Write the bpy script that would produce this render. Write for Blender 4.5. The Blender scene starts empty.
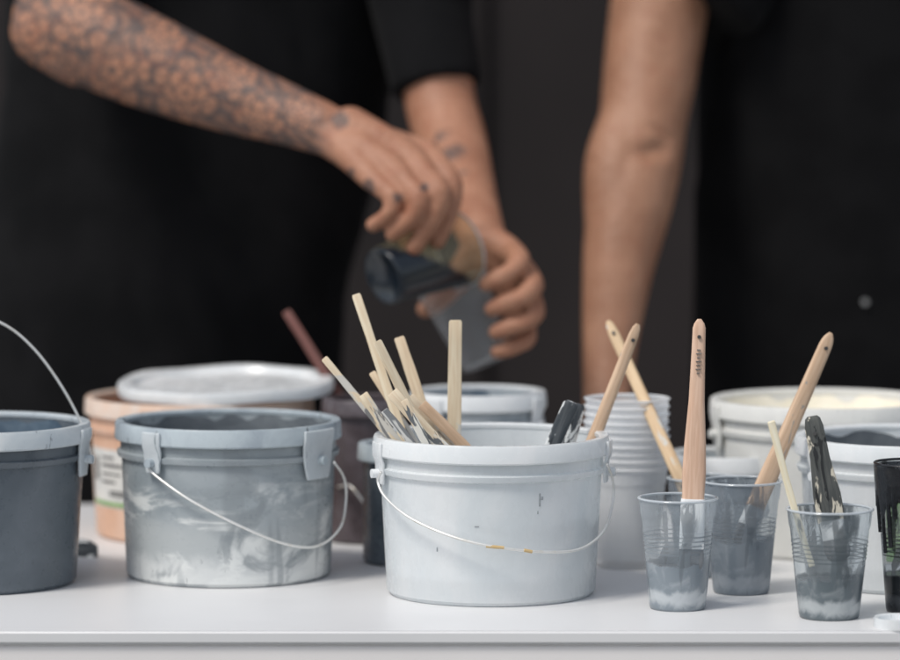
import bpy, bmesh, math, random
from mathutils import Vector, Matrix, Quaternion, noise
random.seed(7)
sc = bpy.context.scene
COL = sc.collection
# ---------------------------------------------------------------- camera numbers (metres, table top is z = 0)
PITCH = math.radians(4.5); CP, SP = math.cos(PITCH), math.sin(PITCH)
CAMY, CAMZ, FP = 3.4700, 0.51839, 3750.0
def ref(u, v, y):
    """survey measurement (u,v) taken on the reference -> world point at chosen depth y"""
    t = (330.0 - v) / FP
    s = (CAMY + y) / (CP + t * SP)
    return Vector(((u - 450.0) / FP * s, y, CAMZ + s * (-SP + t * CP)))
def tab(u, v):
    """point standing on the table top"""
    t = (330.0 - v) / FP
    s = CAMZ / (SP - t * CP)
    return Vector(((u - 450.0) / FP * s, s * (CP + t * SP) - CAMY, 0.0)), s / FP
# ---------------------------------------------------------------- node helpers
def nd(nt, typ, ins=None, **props):
    n = nt.nodes.new(typ)
    for k, v in props.items(): setattr(n, k, v)
    for k, v in (ins or {}).items():
        s = n.inputs[k]
        if isinstance(v, bpy.types.NodeSocket): nt.links.new(v, s)
        else: s.default_value = v
    return n
def mth(nt, op, a, b=0.0, c=0.0, clamp=False):
    return nd(nt, 'ShaderNodeMath', {0: a, 1: b, 2: c}, operation=op, use_clamp=clamp).outputs[0]
def mixc(nt, f, a, b):
    n = nd(nt, 'ShaderNodeMix', data_type='RGBA')
    for i, v in ((0, f), (6, a), (7, b)):
        if isinstance(v, bpy.types.NodeSocket): nt.links.new(v, n.inputs[i])
        else: n.inputs[i].default_value = v if i == 0 else (v[0], v[1], v[2], 1)
    return n.outputs[2]
def mrange(nt, v, a, b, c=0.0, d=1.0):
    return nd(nt, 'ShaderNodeMapRange', {0: v, 1: a, 2: b, 3: c, 4: d}, interpolation_type='SMOOTHSTEP').outputs[0]
def newmat(name):
    m = bpy.data.materials.new(name); m.use_nodes = True
    nt = m.node_tree; nt.nodes.clear()
    return m, nt, nd(nt, 'ShaderNodeOutputMaterial')
def objco(nt, sx=1, sy=1, sz=1):
    tc = nd(nt, 'ShaderNodeTexCoord').outputs['Object']
    return nd(nt, 'ShaderNodeVectorMath', {0: tc, 1: (sx, sy, sz)}, operation='MULTIPLY').outputs[0]
def noi(nt, vec, scale, detail=4, dist=0.0, rough=.55):
    return nd(nt, 'ShaderNodeTexNoise', {'Vector': vec, 'Scale': scale, 'Detail': detail, 'Distortion': dist, 'Roughness': rough}).outputs[0]
def bump(nt, h, strength, distance):
    return nd(nt, 'ShaderNodeBump', {'Height': h, 'Strength': strength, 'Distance': distance}).outputs[0]
def c4(c): return (c[0], c[1], c[2], 1)
def simple(name, c1, c2=None, scale=20, rough=.5, spec=.5, bmp=0.0, bdist=.002, stretch=(1, 1, 1), sheen=0, lo=.35, hi=.65, metal=0, sss=0):
    m, nt, out = newmat(name)
    co = objco(nt, *stretch); n = noi(nt, co, scale)
    col = mixc(nt, mrange(nt, n, lo, hi), c1, c2 or c1)
    p = nd(nt, 'ShaderNodeBsdfPrincipled', {'Base Color': col, 'Roughness': rough, 'Specular IOR Level': spec, 'Metallic': metal, 'Sheen Weight': sheen})
    if bmp: nt.links.new(bump(nt, noi(nt, co, scale * 2.2, 6), bmp, bdist), p.inputs['Normal'])
    nt.links.new(p.outputs[0], out.inputs[0]); return m
def plastic(name, c1, c2, paint=(.1, .11, .12), smear=.0, ztop=None, trans=.35, rough=.32, bands=None, vert=1.0, scale=14, veins=None, clear=0.0, rimz=None):
    """milky plastic: cloudy colour c1/c2, dried paint smears; bands=(z0,z1,jitter,colour) adds residue seen through the wall"""
    m, nt, out = newmat(name)
    co = objco(nt, 1, 1, vert)
    n = noi(nt, co, scale, 6, 1.2)
    col = mixc(nt, mrange(nt, n, .38, .62), c1, c2)
    if bands:
        z = nd(nt, 'ShaderNodeSeparateXYZ', {0: objco(nt)}).outputs[2]
        for (z0, z1, jit, cb) in bands:
            zz = mth(nt, 'ADD', z, mth(nt, 'MULTIPLY', mth(nt, 'SUBTRACT', noi(nt, co, scale * 1.7, 5, 1.6), .5), jit))
            col = mixc(nt, mrange(nt, zz, z0, z1, 1.0, 0.0), col, cb)
    if veins:
        zc = nd(nt, 'ShaderNodeSeparateXYZ', {0: objco(nt)}).outputs[2]
        hm = mrange(nt, zc, .080, .11, 1.0, .12)
        w2 = noi(nt, objco(nt, .8, .8, 2.0), 12, 4.5, .8, .6)
        v2 = mrange(nt, w2, .49, .61)
        col = mixc(nt, mth(nt, 'MULTIPLY', mth(nt, 'MULTIPLY', v2, .8), hm), col, veins[1])
        w = noi(nt, objco(nt, 1, 1, 1.2), 14, 4, 1.0, .55)
        v1 = mrange(nt, w, .54, .64)
        col = mixc(nt, mth(nt, 'MULTIPLY', mth(nt, 'MULTIPLY', v1, .75), hm), col, veins[0])
        w3 = noi(nt, objco(nt, 1, 1, .2), 30, 3, .3, .5)
        col = mixc(nt, mth(nt, 'MULTIPLY', mrange(nt, w3, .58, .66), .55), col, veins[0])
    if smear > 0:
        s = noi(nt, objco(nt, 1, 1, .45), 38, 6, .8, .65)
        col = mixc(nt, mrange(nt, s, .70 - smear * .25, .73 - smear * .25), col, paint)
        g = noi(nt, objco(nt, 1, 1, .3), 160, 3, .3)
        col = mixc(nt, mth(nt, 'MULTIPLY', mrange(nt, g, .68, .74), .5), col, paint)
    fine = noi(nt, co, 90, 3)
    p = nd(nt, 'ShaderNodeBsdfPrincipled', {'Base Color': col, 'Roughness': mrange(nt, fine, .3, .7, rough - .08, rough + .12), 'Specular IOR Level': .5})
    nt.links.new(bump(nt, n, .12, .004), p.inputs['Normal'])
    t = nd(nt, 'ShaderNodeBsdfTranslucent', {'Color': col})
    mx = nd(nt, 'ShaderNodeMixShader', {0: trans, 1: p.outputs[0], 2: t.outputs[0]})
    if clear:
        tr = nd(nt, 'ShaderNodeBsdfTransparent', {'Color': (.97, .98, .99, 1)})
        lw = nd(nt, 'ShaderNodeLayerWeight', {'Blend': .3}).outputs['Facing']
        f = mrange(nt, lw, .2, .95, clear, clear * .2)
        if rimz:
            zc = nd(nt, 'ShaderNodeSeparateXYZ', {0: objco(nt)}).outputs[2]
            f = mth(nt, 'MULTIPLY', f, mrange(nt, zc, rimz - .001, rimz, 1.0, .1))
        mx = nd(nt, 'ShaderNodeMixShader', {0: f, 1: mx.outputs[0], 2: tr.outputs[0]})
    nt.links.new(mx.outputs[0], out.inputs[0]); return m
def cupmat(name, paint, light, level, film=.6, haze=.25, thr=.5, tint=(.9, .93, .95), crust=.8, hcol=(.60, .65, .69)):
    m, nt, out = newmat(name)
    co = objco(nt)
    z = nd(nt, 'ShaderNodeSeparateXYZ', {0: co}).outputs[2]
    n1 = noi(nt, co, 45, 5, 1.0)
    zz = mth(nt, 'ADD', z, mth(nt, 'MULTIPLY', mth(nt, 'SUBTRACT', n1, .5), .012))
    solid = mrange(nt, zz, level - .001, level + .002, 1.0, 0.0)
    st = mrange(nt, noi(nt, objco(nt, 1, 1, .35), 42, 6, .9), thr, thr + .10)
    drip = mrange(nt, noi(nt, objco(nt, 1, 1, .12), 85, 3, .2), .58, .63, 0.0, .9)
    fac = mth(nt, 'MAXIMUM', solid, mth(nt, 'MULTIPLY', mth(nt, 'MAXIMUM', st, drip), film))
    lo = mrange(nt, mth(nt, 'ADD', z, mth(nt, 'MULTIPLY', mth(nt, 'SUBTRACT', noi(nt, co, 40, 3, 1.5), .5), .016)), .002, .010)
    hi = mrange(nt, mth(nt, 'ADD', z, mth(nt, 'MULTIPLY', mth(nt, 'SUBTRACT', noi(nt, co, 30, 3, 1.5), .5), .022)), .013, .020, 1.0, 0.0)
    col = mixc(nt, mth(nt, 'MULTIPLY', mth(nt, 'MULTIPLY', lo, hi), crust), paint, light)
    col = mixc(nt, mrange(nt, noi(nt, co, 60, 4, .8), .45, .75, 0.0, .3), col, light)
    col = mixc(nt, mth(nt, 'MULTIPLY', drip, .5), col, tuple(q * .5 for q in paint))
    rib = mth(nt, 'SINE', mth(nt, 'MULTIPLY', z, 1600.0))
    rb = mth(nt, 'MULTIPLY', mth(nt, 'MULTIPLY', mrange(nt, rib, .1, .8), mrange(nt, z, .050, .052)), mrange(nt, z, .070, .072, 1.0, 0.0))
    fac = mth(nt, 'MAXIMUM', fac, mth(nt, 'MULTIPLY', rb, film * .85))
    pp = nd(nt, 'ShaderNodeBsdfPrincipled', {'Base Color': col, 'Roughness': .22})
    tr = nd(nt, 'ShaderNodeBsdfTransparent', {'Color': c4(tint)})
    hz = nd(nt, 'ShaderNodeBsdfPrincipled', {'Base Color': c4(hcol), 'Roughness': .10, 'Specular IOR Level': .9})
    lw = nd(nt, 'ShaderNodeLayerWeight', {'Blend': .25}).outputs['Facing']
    hf = mth(nt, 'ADD', mth(nt, 'MULTIPLY', lw, .5), haze, clamp=True)
    a = nd(nt, 'ShaderNodeMixShader', {0: hf, 1: tr.outputs[0], 2: hz.outputs[0]})
    b = nd(nt, 'ShaderNodeMixShader', {0: fac, 1: a.outputs[0], 2: pp.outputs[0]})
    nt.links.new(b.outputs[0], out.inputs[0]); return m
def wood(name, c1, c2, paint=None, amount=.3, zlow=.0, zhigh=0.0, paint2=None, t2=.64):
    m, nt, out = newmat(name)
    oi = nd(nt, 'ShaderNodeObjectInfo').outputs['Random']
    off = nd(nt, 'ShaderNodeCombineXYZ', {0: mth(nt, 'MULTIPLY', oi, 7.0), 1: oi}).outputs[0]
    def oc(a, b, c): return nd(nt, 'ShaderNodeVectorMath', {0: objco(nt, a, b, c), 1: off}, operation='ADD').outputs[0]
    g = noi(nt, oc(1, 1, .06), 420, 4, .4)
    big = noi(nt, oc(1, 1, .25), 40, 3)
    col = mixc(nt, mrange(nt, g, .35, .68), c1, c2)
    col = mixc(nt, mrange(nt, big, .45, .75, 0.0, .4), col, tuple(x * .55 for x in c2))
    col = mixc(nt, mth(nt, 'MULTIPLY', oi, .22), col, tuple(x * .7 for x in c2))
    if paint:
        z = nd(nt, 'ShaderNodeSeparateXYZ', {0: objco(nt)}).outputs[2]
        s = noi(nt, oc(1, 1, .35), 75, 5, .8)
        s = mth(nt, 'ADD', s, mrange(nt, z, zlow, zhigh, .30, -.02) if zhigh else 0.0)
        col = mixc(nt, mrange(nt, s, .72 - amount * .2, .75 - amount * .2), col, paint)
        if paint2:
            s = noi(nt, oc(1.3, 1.3, .2), 110, 4, .8)
            s = mth(nt, 'ADD', s, mrange(nt, z, zlow, zhigh, .12, -.1) if zhigh else 0.0)
            col = mixc(nt, mrange(nt, s, t2, t2 + .03), col, paint2)
    p = nd(nt, 'ShaderNodeBsdfPrincipled', {'Base Color': col, 'Roughness': .6, 'Specular IOR Level': .3})
    nt.links.new(bump(nt, g, .3, .0006), p.inputs['Normal'])
    nt.links.new(p.outputs[0], out.inputs[0]); return m
def skin(name, c1, c2, tattoo=False):
    m, nt, out = newmat(name)
    co = objco(nt)
    n = noi(nt, co, 16, 4)
    col = mixc(nt, mrange(nt, n, .3, .7), c1, c2)
    sp = nd(nt, 'ShaderNodeSeparateXYZ', {0: co})
    x, y, z = sp.outputs
    if tattoo:
        # leaves and shaded ground between the flowers
        wv = nd(nt, 'ShaderNodeVectorMath', {0: nd(nt, 'ShaderNodeTexNoise', {'Vector': co, 'Scale': 20.0, 'Detail': 2.0}).outputs['Color'], 1: (.012, .012, .012)}, operation='MULTIPLY').outputs[0]
        cw = nd(nt, 'ShaderNodeVectorMath', {0: co, 1: wv}, operation='ADD').outputs[0]
        cs_ = nd(nt, 'ShaderNodeSeparateXYZ', {0: cw}); X, Z = cs_.outputs[0], cs_.outputs[2]
        st = mth(nt, 'SINE', mth(nt, 'ADD', mth(nt, 'ADD', mth(nt, 'MULTIPLY', X, 260.0), mth(nt, 'MULTIPLY', Z, 330.0)), mth(nt, 'MULTIPLY', noi(nt, co, 22, 2), 16.0)))
        ink = mrange(nt, st, -.7, .6, .95, .50)
        flowers = [(28, 34, 40, 5, .3, .60), (84, 12, 40, 6, 1.0, .60), (112, 70, 46, 6, .2, .56), (160, 36, 30, 5, .8, .56), (186, 92, 38, 6, 1.7, .54), (232, 76, 27, 5, .4, .53), (258, 116, 27, 5, 1.2, .51), (300, 112, 20, 5, .1, .48), (60, 66, 26, 5, 2.0, .60)]
        for (u, v, rp, k, ph, yy) in flowers:
            q = ref(u, v, yy - .03); R = rp * .00107 * .98
            dx = mth(nt, 'SUBTRACT', X, q.x + .006); dz = mth(nt, 'SUBTRACT', Z, q.z + .006)
            r = mth(nt, 'DIVIDE', mth(nt, 'SQRT', mth(nt, 'ADD', mth(nt, 'MULTIPLY', dx, dx), mth(nt, 'MULTIPLY', dz, dz))), R)
            ang = mth(nt, 'ARCTAN2', dz, dx)
            def pet(kk, p0, base, amp):
                cs = mth(nt, 'ABSOLUTE', mth(nt, 'COSINE', mth(nt, 'ADD', mth(nt, 'MULTIPLY', ang, kk / 2), p0)))
                return mth(nt, 'DIVIDE', r, mth(nt, 'ADD', mth(nt, 'MULTIPLY', mth(nt, 'POWER', cs, .7), amp), base)), cs
            b1, q1 = pet(k, ph, .50, .50); b2, q2 = pet(k, ph + 1.57, .30, .32); b3, q3 = pet(k - 1, ph + .6, .13, .17)
            fl = mrange(nt, b1, .86, .98, 0.0, 1.0)                                   # outer outline
            fl = mth(nt, 'MAXIMUM', fl, mth(nt, 'MULTIPLY', mrange(nt, b2, .96, 1.0), mrange(nt, b2, 1.0, 1.55, .95, .05)))   # shade behind inner petals
            fl = mth(nt, 'MAXIMUM', fl, mth(nt, 'MULTIPLY', mrange(nt, q1, .965, .995, 0.0, .55), mrange(nt, b2, 1.0, 1.05)))
            fl = mth(nt, 'MAXIMUM', fl, mth(nt, 'MULTIPLY', mrange(nt, b3, .95, 1.0), mrange(nt, b3, 1.0, 1.8, .95, .0)))
            fl = mth(nt, 'MAXIMUM', fl, mrange(nt, b3, .25, .6, .9, .1)) if rp > 100 else fl
            fl = mth(nt, 'MAXIMUM', fl, mrange(nt, r, .05, .12, .95, 0.0))
            inside = mrange(nt, b1, 1.06, 1.10, 1.0, 0.0)
            ink = nd(nt, 'ShaderNodeMix', {0: inside, 2: ink, 3: fl}, data_type='FLOAT').outputs[0]
        ink = mth(nt, 'MAXIMUM', ink, mrange(nt, noi(nt, co, 13, 2, .5), .54, .70, 0.0, .5))
        mask = mrange(nt, mth(nt, 'ADD', x, mth(nt, 'MULTIPLY', n, .05)), -.125, -.095, 1.0, 0.0)
        ink = mth(nt, 'MULTIPLY', mth(nt, 'MULTIPLY', ink, mask), .86)
        near = mrange(nt, y, .50, .53, 1.0, 0.0)
        for (u, v, yy, rad, front) in ((330, 168, .47, .011, 1), (369, 187, .40, .010, 1), (357, 198, .42, .007, 1), (352, 172, .45, .006, 1), (340, 120, .47, .012, 1), (398, 196, .4, .006, 1), (424, 186, .4, .006, 1), (456, 160, .650, .022, 0), (462, 182, .615, .016, 0), (444, 140, .675, .015, 0)):
            q = ref(u, v, yy)
            if front: pv = nd(nt, 'ShaderNodeCombineXYZ', {0: x, 2: z}).outputs[0]; tgt = (q.x, 0, q.z)
            else: pv = co; tgt = tuple(q)
            dd = nd(nt, 'ShaderNodeVectorMath', {0: pv, 1: tgt}, operation='DISTANCE').outputs[1]
            dd = mth(nt, 'ADD', dd, mth(nt, 'MULTIPLY', mth(nt, 'SUBTRACT', noi(nt, co, 110, 3), .5), .016))
            sp_ = mrange(nt, dd, rad * .6, rad * .9, .72, 0.0)
            ink = mth(nt, 'MAXIMUM', ink, mth(nt, 'MULTIPLY', sp_, near) if front else sp_)
        col = mixc(nt, mth(nt, 'MULTIPLY', mask, .55), col, (.40, .20, .125))
        col = mixc(nt, ink, col, (.046, .050, .056))
    col = mixc(nt, mrange(nt, noi(nt, co, 60, 3), .5, .7, 0.0, .3), col, tuple(q * f for q, f in zip(c2, (.9, .66, .62))))
    p = nd(nt, 'ShaderNodeBsdfPrincipled', {'Base Color': col, 'Roughness': .52, 'Specular IOR Level': .36, 'Subsurface Weight': .05, 'Subsurface Radius': (.01, .004, .002), 'Subsurface Scale': .4})
    hgt = mth(nt, 'ADD', noi(nt, co, 130, 5), mth(nt, 'MULTIPLY', noi(nt, co, 26, 3, .5), 1.6))
    nt.links.new(bump(nt, hgt, .6, .003), p.inputs['Normal'])
    nt.links.new(p.outputs[0], out.inputs[0]); return m
# ---------------------------------------------------------------- mesh helpers
def mk(name, verts, faces, mat, parent=None, loc=None, quat=None, smooth=True, sharp=35):
    me = bpy.data.meshes.new(name); me.from_pydata([tuple(v) for v in verts], [], faces); me.update()
    bm = bmesh.new(); bm.from_mesh(me); bmesh.ops.recalc_face_normals(bm, faces=bm.faces); bm.to_mesh(me); bm.free()
    if smooth:
        me.shade_smooth()
        if sharp: me.set_sharp_from_angle(angle=math.radians(sharp))
    me.materials.append(mat)
    o = bpy.data.objects.new(name, me); COL.objects.link(o)
    if parent: o.parent = parent
    if loc is not None: o.location = loc
    if quat is not None: o.rotation_mode = 'QUATERNION'; o.rotation_quaternion = quat
    return o
def empty(name, loc, label, cat, group=None, quat=None):
    o = bpy.data.objects.new(name, None); o.empty_display_size = .03; COL.objects.link(o); o.location = loc
    if quat is not None: o.rotation_mode = 'QUATERNION'; o.rotation_quaternion = quat
    tag(o, label, cat, group); return o
def tag(o, label, cat, group=None):
    o["label"] = label; o["category"] = cat
    if group: o["group"] = group
def lathe(prof, seg=72, wob=0.0):
    V, F = [], []; rings = []
    for (r, z) in prof:
        if r < 1e-6: rings.append([len(V)]); V.append((0, 0, z))
        else:
            idx = []
            for i in range(seg):
                a = 2 * math.pi * i / seg
                rr = r * (1 + wob * math.sin(2 * a + 1) )
                idx.append(len(V)); V.append((rr * math.sin(a), -rr * math.cos(a), z))
            rings.append(idx)
    for A, B in zip(rings, rings[1:]):
        for i in range(seg):
            j = (i + 1) % seg
            if len(A) == 1 and len(B) == 1: continue
            if len(A) == 1: F.append((A[0], B[i], B[j]))
            elif len(B) == 1: F.append((A[i], A[j], B[0]))
            else: F.append((A[i], A[j], B[j], B[i]))
    return V, F
def patch(rfun, a0, a1, z0, z1, th, n=14, nz=2):
    """curved plate hugging a wall of radius rfun(z)"""
    V, F = [], []
    for k in range(2):
        for j in range(nz + 1):
            z = z0 + (z1 - z0) * j / nz
            for i in range(n + 1):
                a = a0 + (a1 - a0) * i / n; r = rfun(z) + th * k
                V.append((r * math.sin(a), -r * math.cos(a), z))
    W = n + 1; L = W * (nz + 1)
    for j in range(nz):
        for i in range(n):
            q = j * W + i
            F.append((q, q + 1, q + 1 + W, q + W)); F.append((L + q, L + q + W, L + q + 1 + W, L + q + 1))
    for i in range(n):
        F.append((i, L + i, L + i + 1, i + 1)); t = nz * W + i; F.append((t, t + 1, L + t + 1, L + t))
    for j in range(nz):
        q = j * W; F.append((q, q + W, L + q + W, L + q)); q = j * W + n; F.append((q, L + q, L + q + W, q + W))
    return V, F
def crom(P, n=10):
    P = [Vector(p) for p in P]; Q = [P[0] * 2 - P[1]] + P + [P[-1] * 2 - P[-2]]; R = []
    for i in range(1, len(Q) - 2):
        for k in range(n):
            t = k / n; a, b, c, d = Q[i - 1], Q[i], Q[i + 1], Q[i + 2]
            R.append(.5 * ((2 * b) + (c - a) * t + (2 * a - 5 * b + 4 * c - d) * t * t + (3 * b - a - 3 * c + d) * t ** 3))
    R.append(P[-1]); return R
def tube(P, r, seg=8):
    V, F = [], []; prev = None
    for i, p in enumerate(P):
        d = (P[min(i + 1, len(P) - 1)] - P[max(i - 1, 0)]).normalized()
        if prev is None: prev = d.orthogonal().normalized()
        x = (prev - d * prev.dot(d)).normalized(); prev = x; y = d.cross(x)
        for k in range(seg):
            a = 2 * math.pi * k / seg; V.append(p + (x * math.cos(a) + y * math.sin(a)) * r)
    for i in range(len(P) - 1):
        for k in range(seg):
            l = (k + 1) % seg; F.append((i * seg + k, i * seg + l, (i + 1) * seg + l, (i + 1) * seg + k))
    F.append(tuple(range(seg))); F.append(tuple((len(P) - 1) * seg + k for k in range(seg))); return V, F
def blade(sections, n=16, power=3.2):
    """solid along z from sections (z, half width, half thickness, xoffset)"""
    V, F = [], []
    for s in sections:
        z, w, t = s[:3]; xo = s[3] if len(s) > 3 else 0
        for k in range(n):
            a = 2 * math.pi * k / n; c, q = math.cos(a), math.sin(a)
            V.append((xo + w * math.copysign(abs(c) ** (2 / power), c), t * math.copysign(abs(q) ** (2 / power), q), z))
    for i in range(len(sections) - 1):
        for k in range(n):
            l = (k + 1) % n; F.append((i * n + k, i * n + l, (i + 1) * n + l, (i + 1) * n + k))
    F.append(tuple(range(n))); F.append(tuple((len(sections) - 1) * n + k for k in range(n))); return V, F
def orient(p0, p1, twist=0.0):
    z = (p1 - p0).normalized(); n = Vector((0, -1, 0)); n = (n - z * n.dot(z)).normalized()
    x = n.cross(z).normalized() * -1; y = z.cross(x)
    M = Matrix((x, y, z)).transposed()
    return M.to_quaternion() @ Quaternion((0, 0, 1), twist)
# ---------------------------------------------------------------- materials
M_milky = plastic('milky_plastic', (.83, .87, .89), (.91, .93, .94), smear=.0, trans=.40, vert=.6, scale=7, rough=.26)
M_milkyrim = plastic('milky_rim', (.87, .90, .915), (.92, .935, .945), smear=.02, paint=(.5, .52, .53), trans=.32, rough=.2)
M_b2 = plastic('paint_filled_plastic', (.28, .32, .345), (.36, .40, .425), paint=(.12, .14, .15), smear=.03, trans=.1, vert=1.6, scale=8,
               bands=[(.040, .085, .06, (.44, .47, .48)), (.014, .032, .035, (.66, .68, .68)), (.002, .005, .006, (.42, .45, .47))],
               veins=((.25, .28, .30), (.76, .78, .77)))
M_b2rim = plastic('smeared_rim', (.52, .59, .63), (.40, .46, .51), paint=(.10, .12, .14), smear=.28, trans=.2)
M_tab = plastic('clear_tab', (.70, .75, .78), (.80, .84, .86), paint=(.34, .39, .42), smear=.18, trans=.35)
M_b1 = plastic('dark_grey_filled', (.085, .105, .125), (.12, .142, .165), paint=(.06, .07, .08), smear=.10, trans=.05, scale=6)
M_b1rim = plastic('grey_white_rim', (.58, .64, .68), (.70, .74, .76), paint=(.16, .19, .22), smear=.22, trans=.2)
M_peach = plastic('peach_plastic', (.76, .47, .32), (.82, .56, .42), trans=.2, smear=.0)
M_peachrim = plastic('peach_rim', (.84, .64, .51), (.84, .74, .66), trans=.25, smear=.15, paint=(.8, .8, .78))
M_white = plastic('white_plastic', (.80, .80, .775), (.86, .86, .825), trans=.2, smear=.02, paint=(.55, .57, .58))
M_lid = plastic('lid_plastic', (.82, .845, .86), (.90, .915, .92), trans=.25, smear=.0, paint=(.88, .89, .89), rough=.2)
M_clear = plastic('cloudy_clear', (.50, .56, .60), (.70, .74, .76), trans=.35, smear=.12, paint=(.26, .28, .30), scale=10)
M_dark = plastic('dark_container', (.07, .055, .06), (.12, .10, .11), trans=.1, smear=.3, paint=(.2, .2, .22))
M_stack = plastic('cup_stack_plastic', (.95, .96, .97), (.98, .985, .99), trans=.38, rough=.12, smear=0, vert=3, scale=18, clear=.40, rimz=.096)
M_pgrey = simple('grey_paint', (.11, .125, .14), (.16, .18, .195), 25, .25, .5, .3, .004)
M_pblue = simple('blue_grey_paint', (.065, .10, .14), (.12, .165, .21), 25, .2, .5, .3, .004)
M_pcream = simple('cream_paint', (.80, .75, .62), (.86, .82, .72), 15, .4, .5, .3, .004)
M_plight = simple('light_paint', (.5, .53, .54), (.63, .65, .66), 15, .35, .5, .2, .004)
M_black = simple('black_paint', (.006, .007, .009), (.02, .022, .026), 30, .16, .6, .4, .003)
M_scuff = simple('scuff_mark', (.45, .48, .5), (.28, .3, .32), 300, .5)
M_wire = simple('galvanised_wire', (.76, .76, .74), (.60, .56, .48), 60, .35, .5, metal=.5, lo=.5, hi=.8)
M_rust = simple('rusty_wire', (.55, .38, .16), (.6, .45, .25), 60, .5, .5)
M_pine = wood('pine', (.80, .70, .53), (.70, .56, .39), (.60, .58, .53), .1, .03, .15, (.20, .20, .20), .62)
M_pine2 = wood('pine_stained', (.76, .63, .46), (.66, .51, .35), (.20, .21, .22), .15, .06, .17, (.6, .6, .58))
M_pine3 = wood('pine_cream_paint', (.78, .68, .52), (.7, .56, .40), (.72, .70, .64), .25, .03, .13, (.14, .15, .16), .58)
M_handle = wood('brush_handle_wood', (.74, .52, .39), (.64, .42, .30), (.3, .3, .3), -.1)
M_handle2 = wood('brush_handle_wood_worn', (.70, .51, .36), (.57, .39, .26), (.34, .31, .28), .35)
M_rosewood = wood('reddish_wood', (.16, .06, .05), (.11, .04, .033))
M_darkst = wood('paint_covered_wood', (.055, .06, .06), (.10, .105, .10), (.58, .54, .45), .85, 0, 0, (.018, .02, .022), .57)
M_stripe = wood('streaked_paint', (.05, .06, .07), (.12, .13, .14), (.72, .74, .74), 1.0, 0, 0, (.03, .035, .04), .62)
M_ferr = simple('ferrule', (.78, .80, .81), (.5, .53, .55), 60, .3, .5, metal=.15)
M_ferrw = wood('white_painted_ferrule', (.93, .94, .94), (.87, .89, .90), (.35, .38, .4), .25)
M_bris = simple('bristles', (.12, .13, .14), (.2, .215, .23), 120, .6, .3, .5, .001, (1, 1, .1))
M_holedark = simple('hole_dark', (.05, .05, .05), None, 20, .6)  # near-black standing in for the shade inside the brush hanging holes
M_table = simple('tabletop_laminate', (.68, .683, .692), (.715, .718, .725), 4, .38, .45, .03, .001)
M_tabedge = simple('table_edge', (.80, .775, .765), (.83, .805, .795), 6, .5)
M_leg = simple('leg_metal', (.3, .3, .32), (.35, .35, .36), 10, .4, metal=.6)
M_shirt = simple('black_cotton', (.0040, .0042, .0048), (.0072, .0072, .008), 9, .9, .1, .4, .004, sheen=.02)
M_apron = simple('black_apron_cloth', (.0034, .0034, .0039), (.0055, .0055, .0061), 14, .85, .1, .3, .003)
M_trouser = simple('dark_trousers', (.01, .01, .012), (.016, .016, .018), 9, .9, .1)
M_hair = simple('dark_hair', (.012, .009, .007), (.03, .02, .015), 90, .5, .4, .5, .002)
M_label = simple('white_label', (.66, .64, .6), (.55, .55, .53), 40, .5)
M_green = simple('green_label', (.18, .32, .10), (.26, .40, .15), 60, .5)
M_lblk = simple('label_print', (.12, .11, .11), (.2, .2, .19), 60, .5)
M_snap = simple('snap_metal', (.3, .3, .3), None, 20, .4, metal=.6)
M_skin1 = skin('tattooed_skin', (.43, .215, .135), (.33, .152, .092), True)
M_skin2 = skin('tan_skin', (.37, .195, .122), (.285, .142, .086))
M_wall = simple('dark_wall', (.021, .0178, .0178), (.031, .0258, .0258), 1.2, .85, .2)
M_floor = simple('floor_concrete', (.08, .078, .075), (.12, .115, .11), 5, .8, .3, .2)
M_cupA = cupmat('cup_grey_paint', (.20, .235, .265), (.54, .57, .59), .042, .70, .12, .51, crust=.7, hcol=(.7, .74, .77))
M_cupC = cupmat('cup_dark_grey_paint', (.11, .135, .15), (.50, .53, .54), .036, .80, .16, .47, crust=.65, hcol=(.52, .57, .60))
M_cupB = cupmat('cup_mid_grey_paint', (.16, .19, .22), (.36, .39, .42), .050, .80, .18, .46, crust=.4, hcol=(.50, .55, .60))
M_cupD = cupmat('cup_black_paint', (.010, .012, .014), (.05, .055, .06), .034, .9, .22, .50, hcol=(.35, .38, .41))
M_cupclear = cupmat('cup_clear', (.3, .32, .33), (.5, .5, .5), -.02, .0, .10, .9, (.97, .98, .98), hcol=(.7, .72, .74))
M_cuprim = cupmat('cup_rim_plastic', (.45, .48, .5), (.6, .6, .6), -.02, .4, .55, .6)
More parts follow.
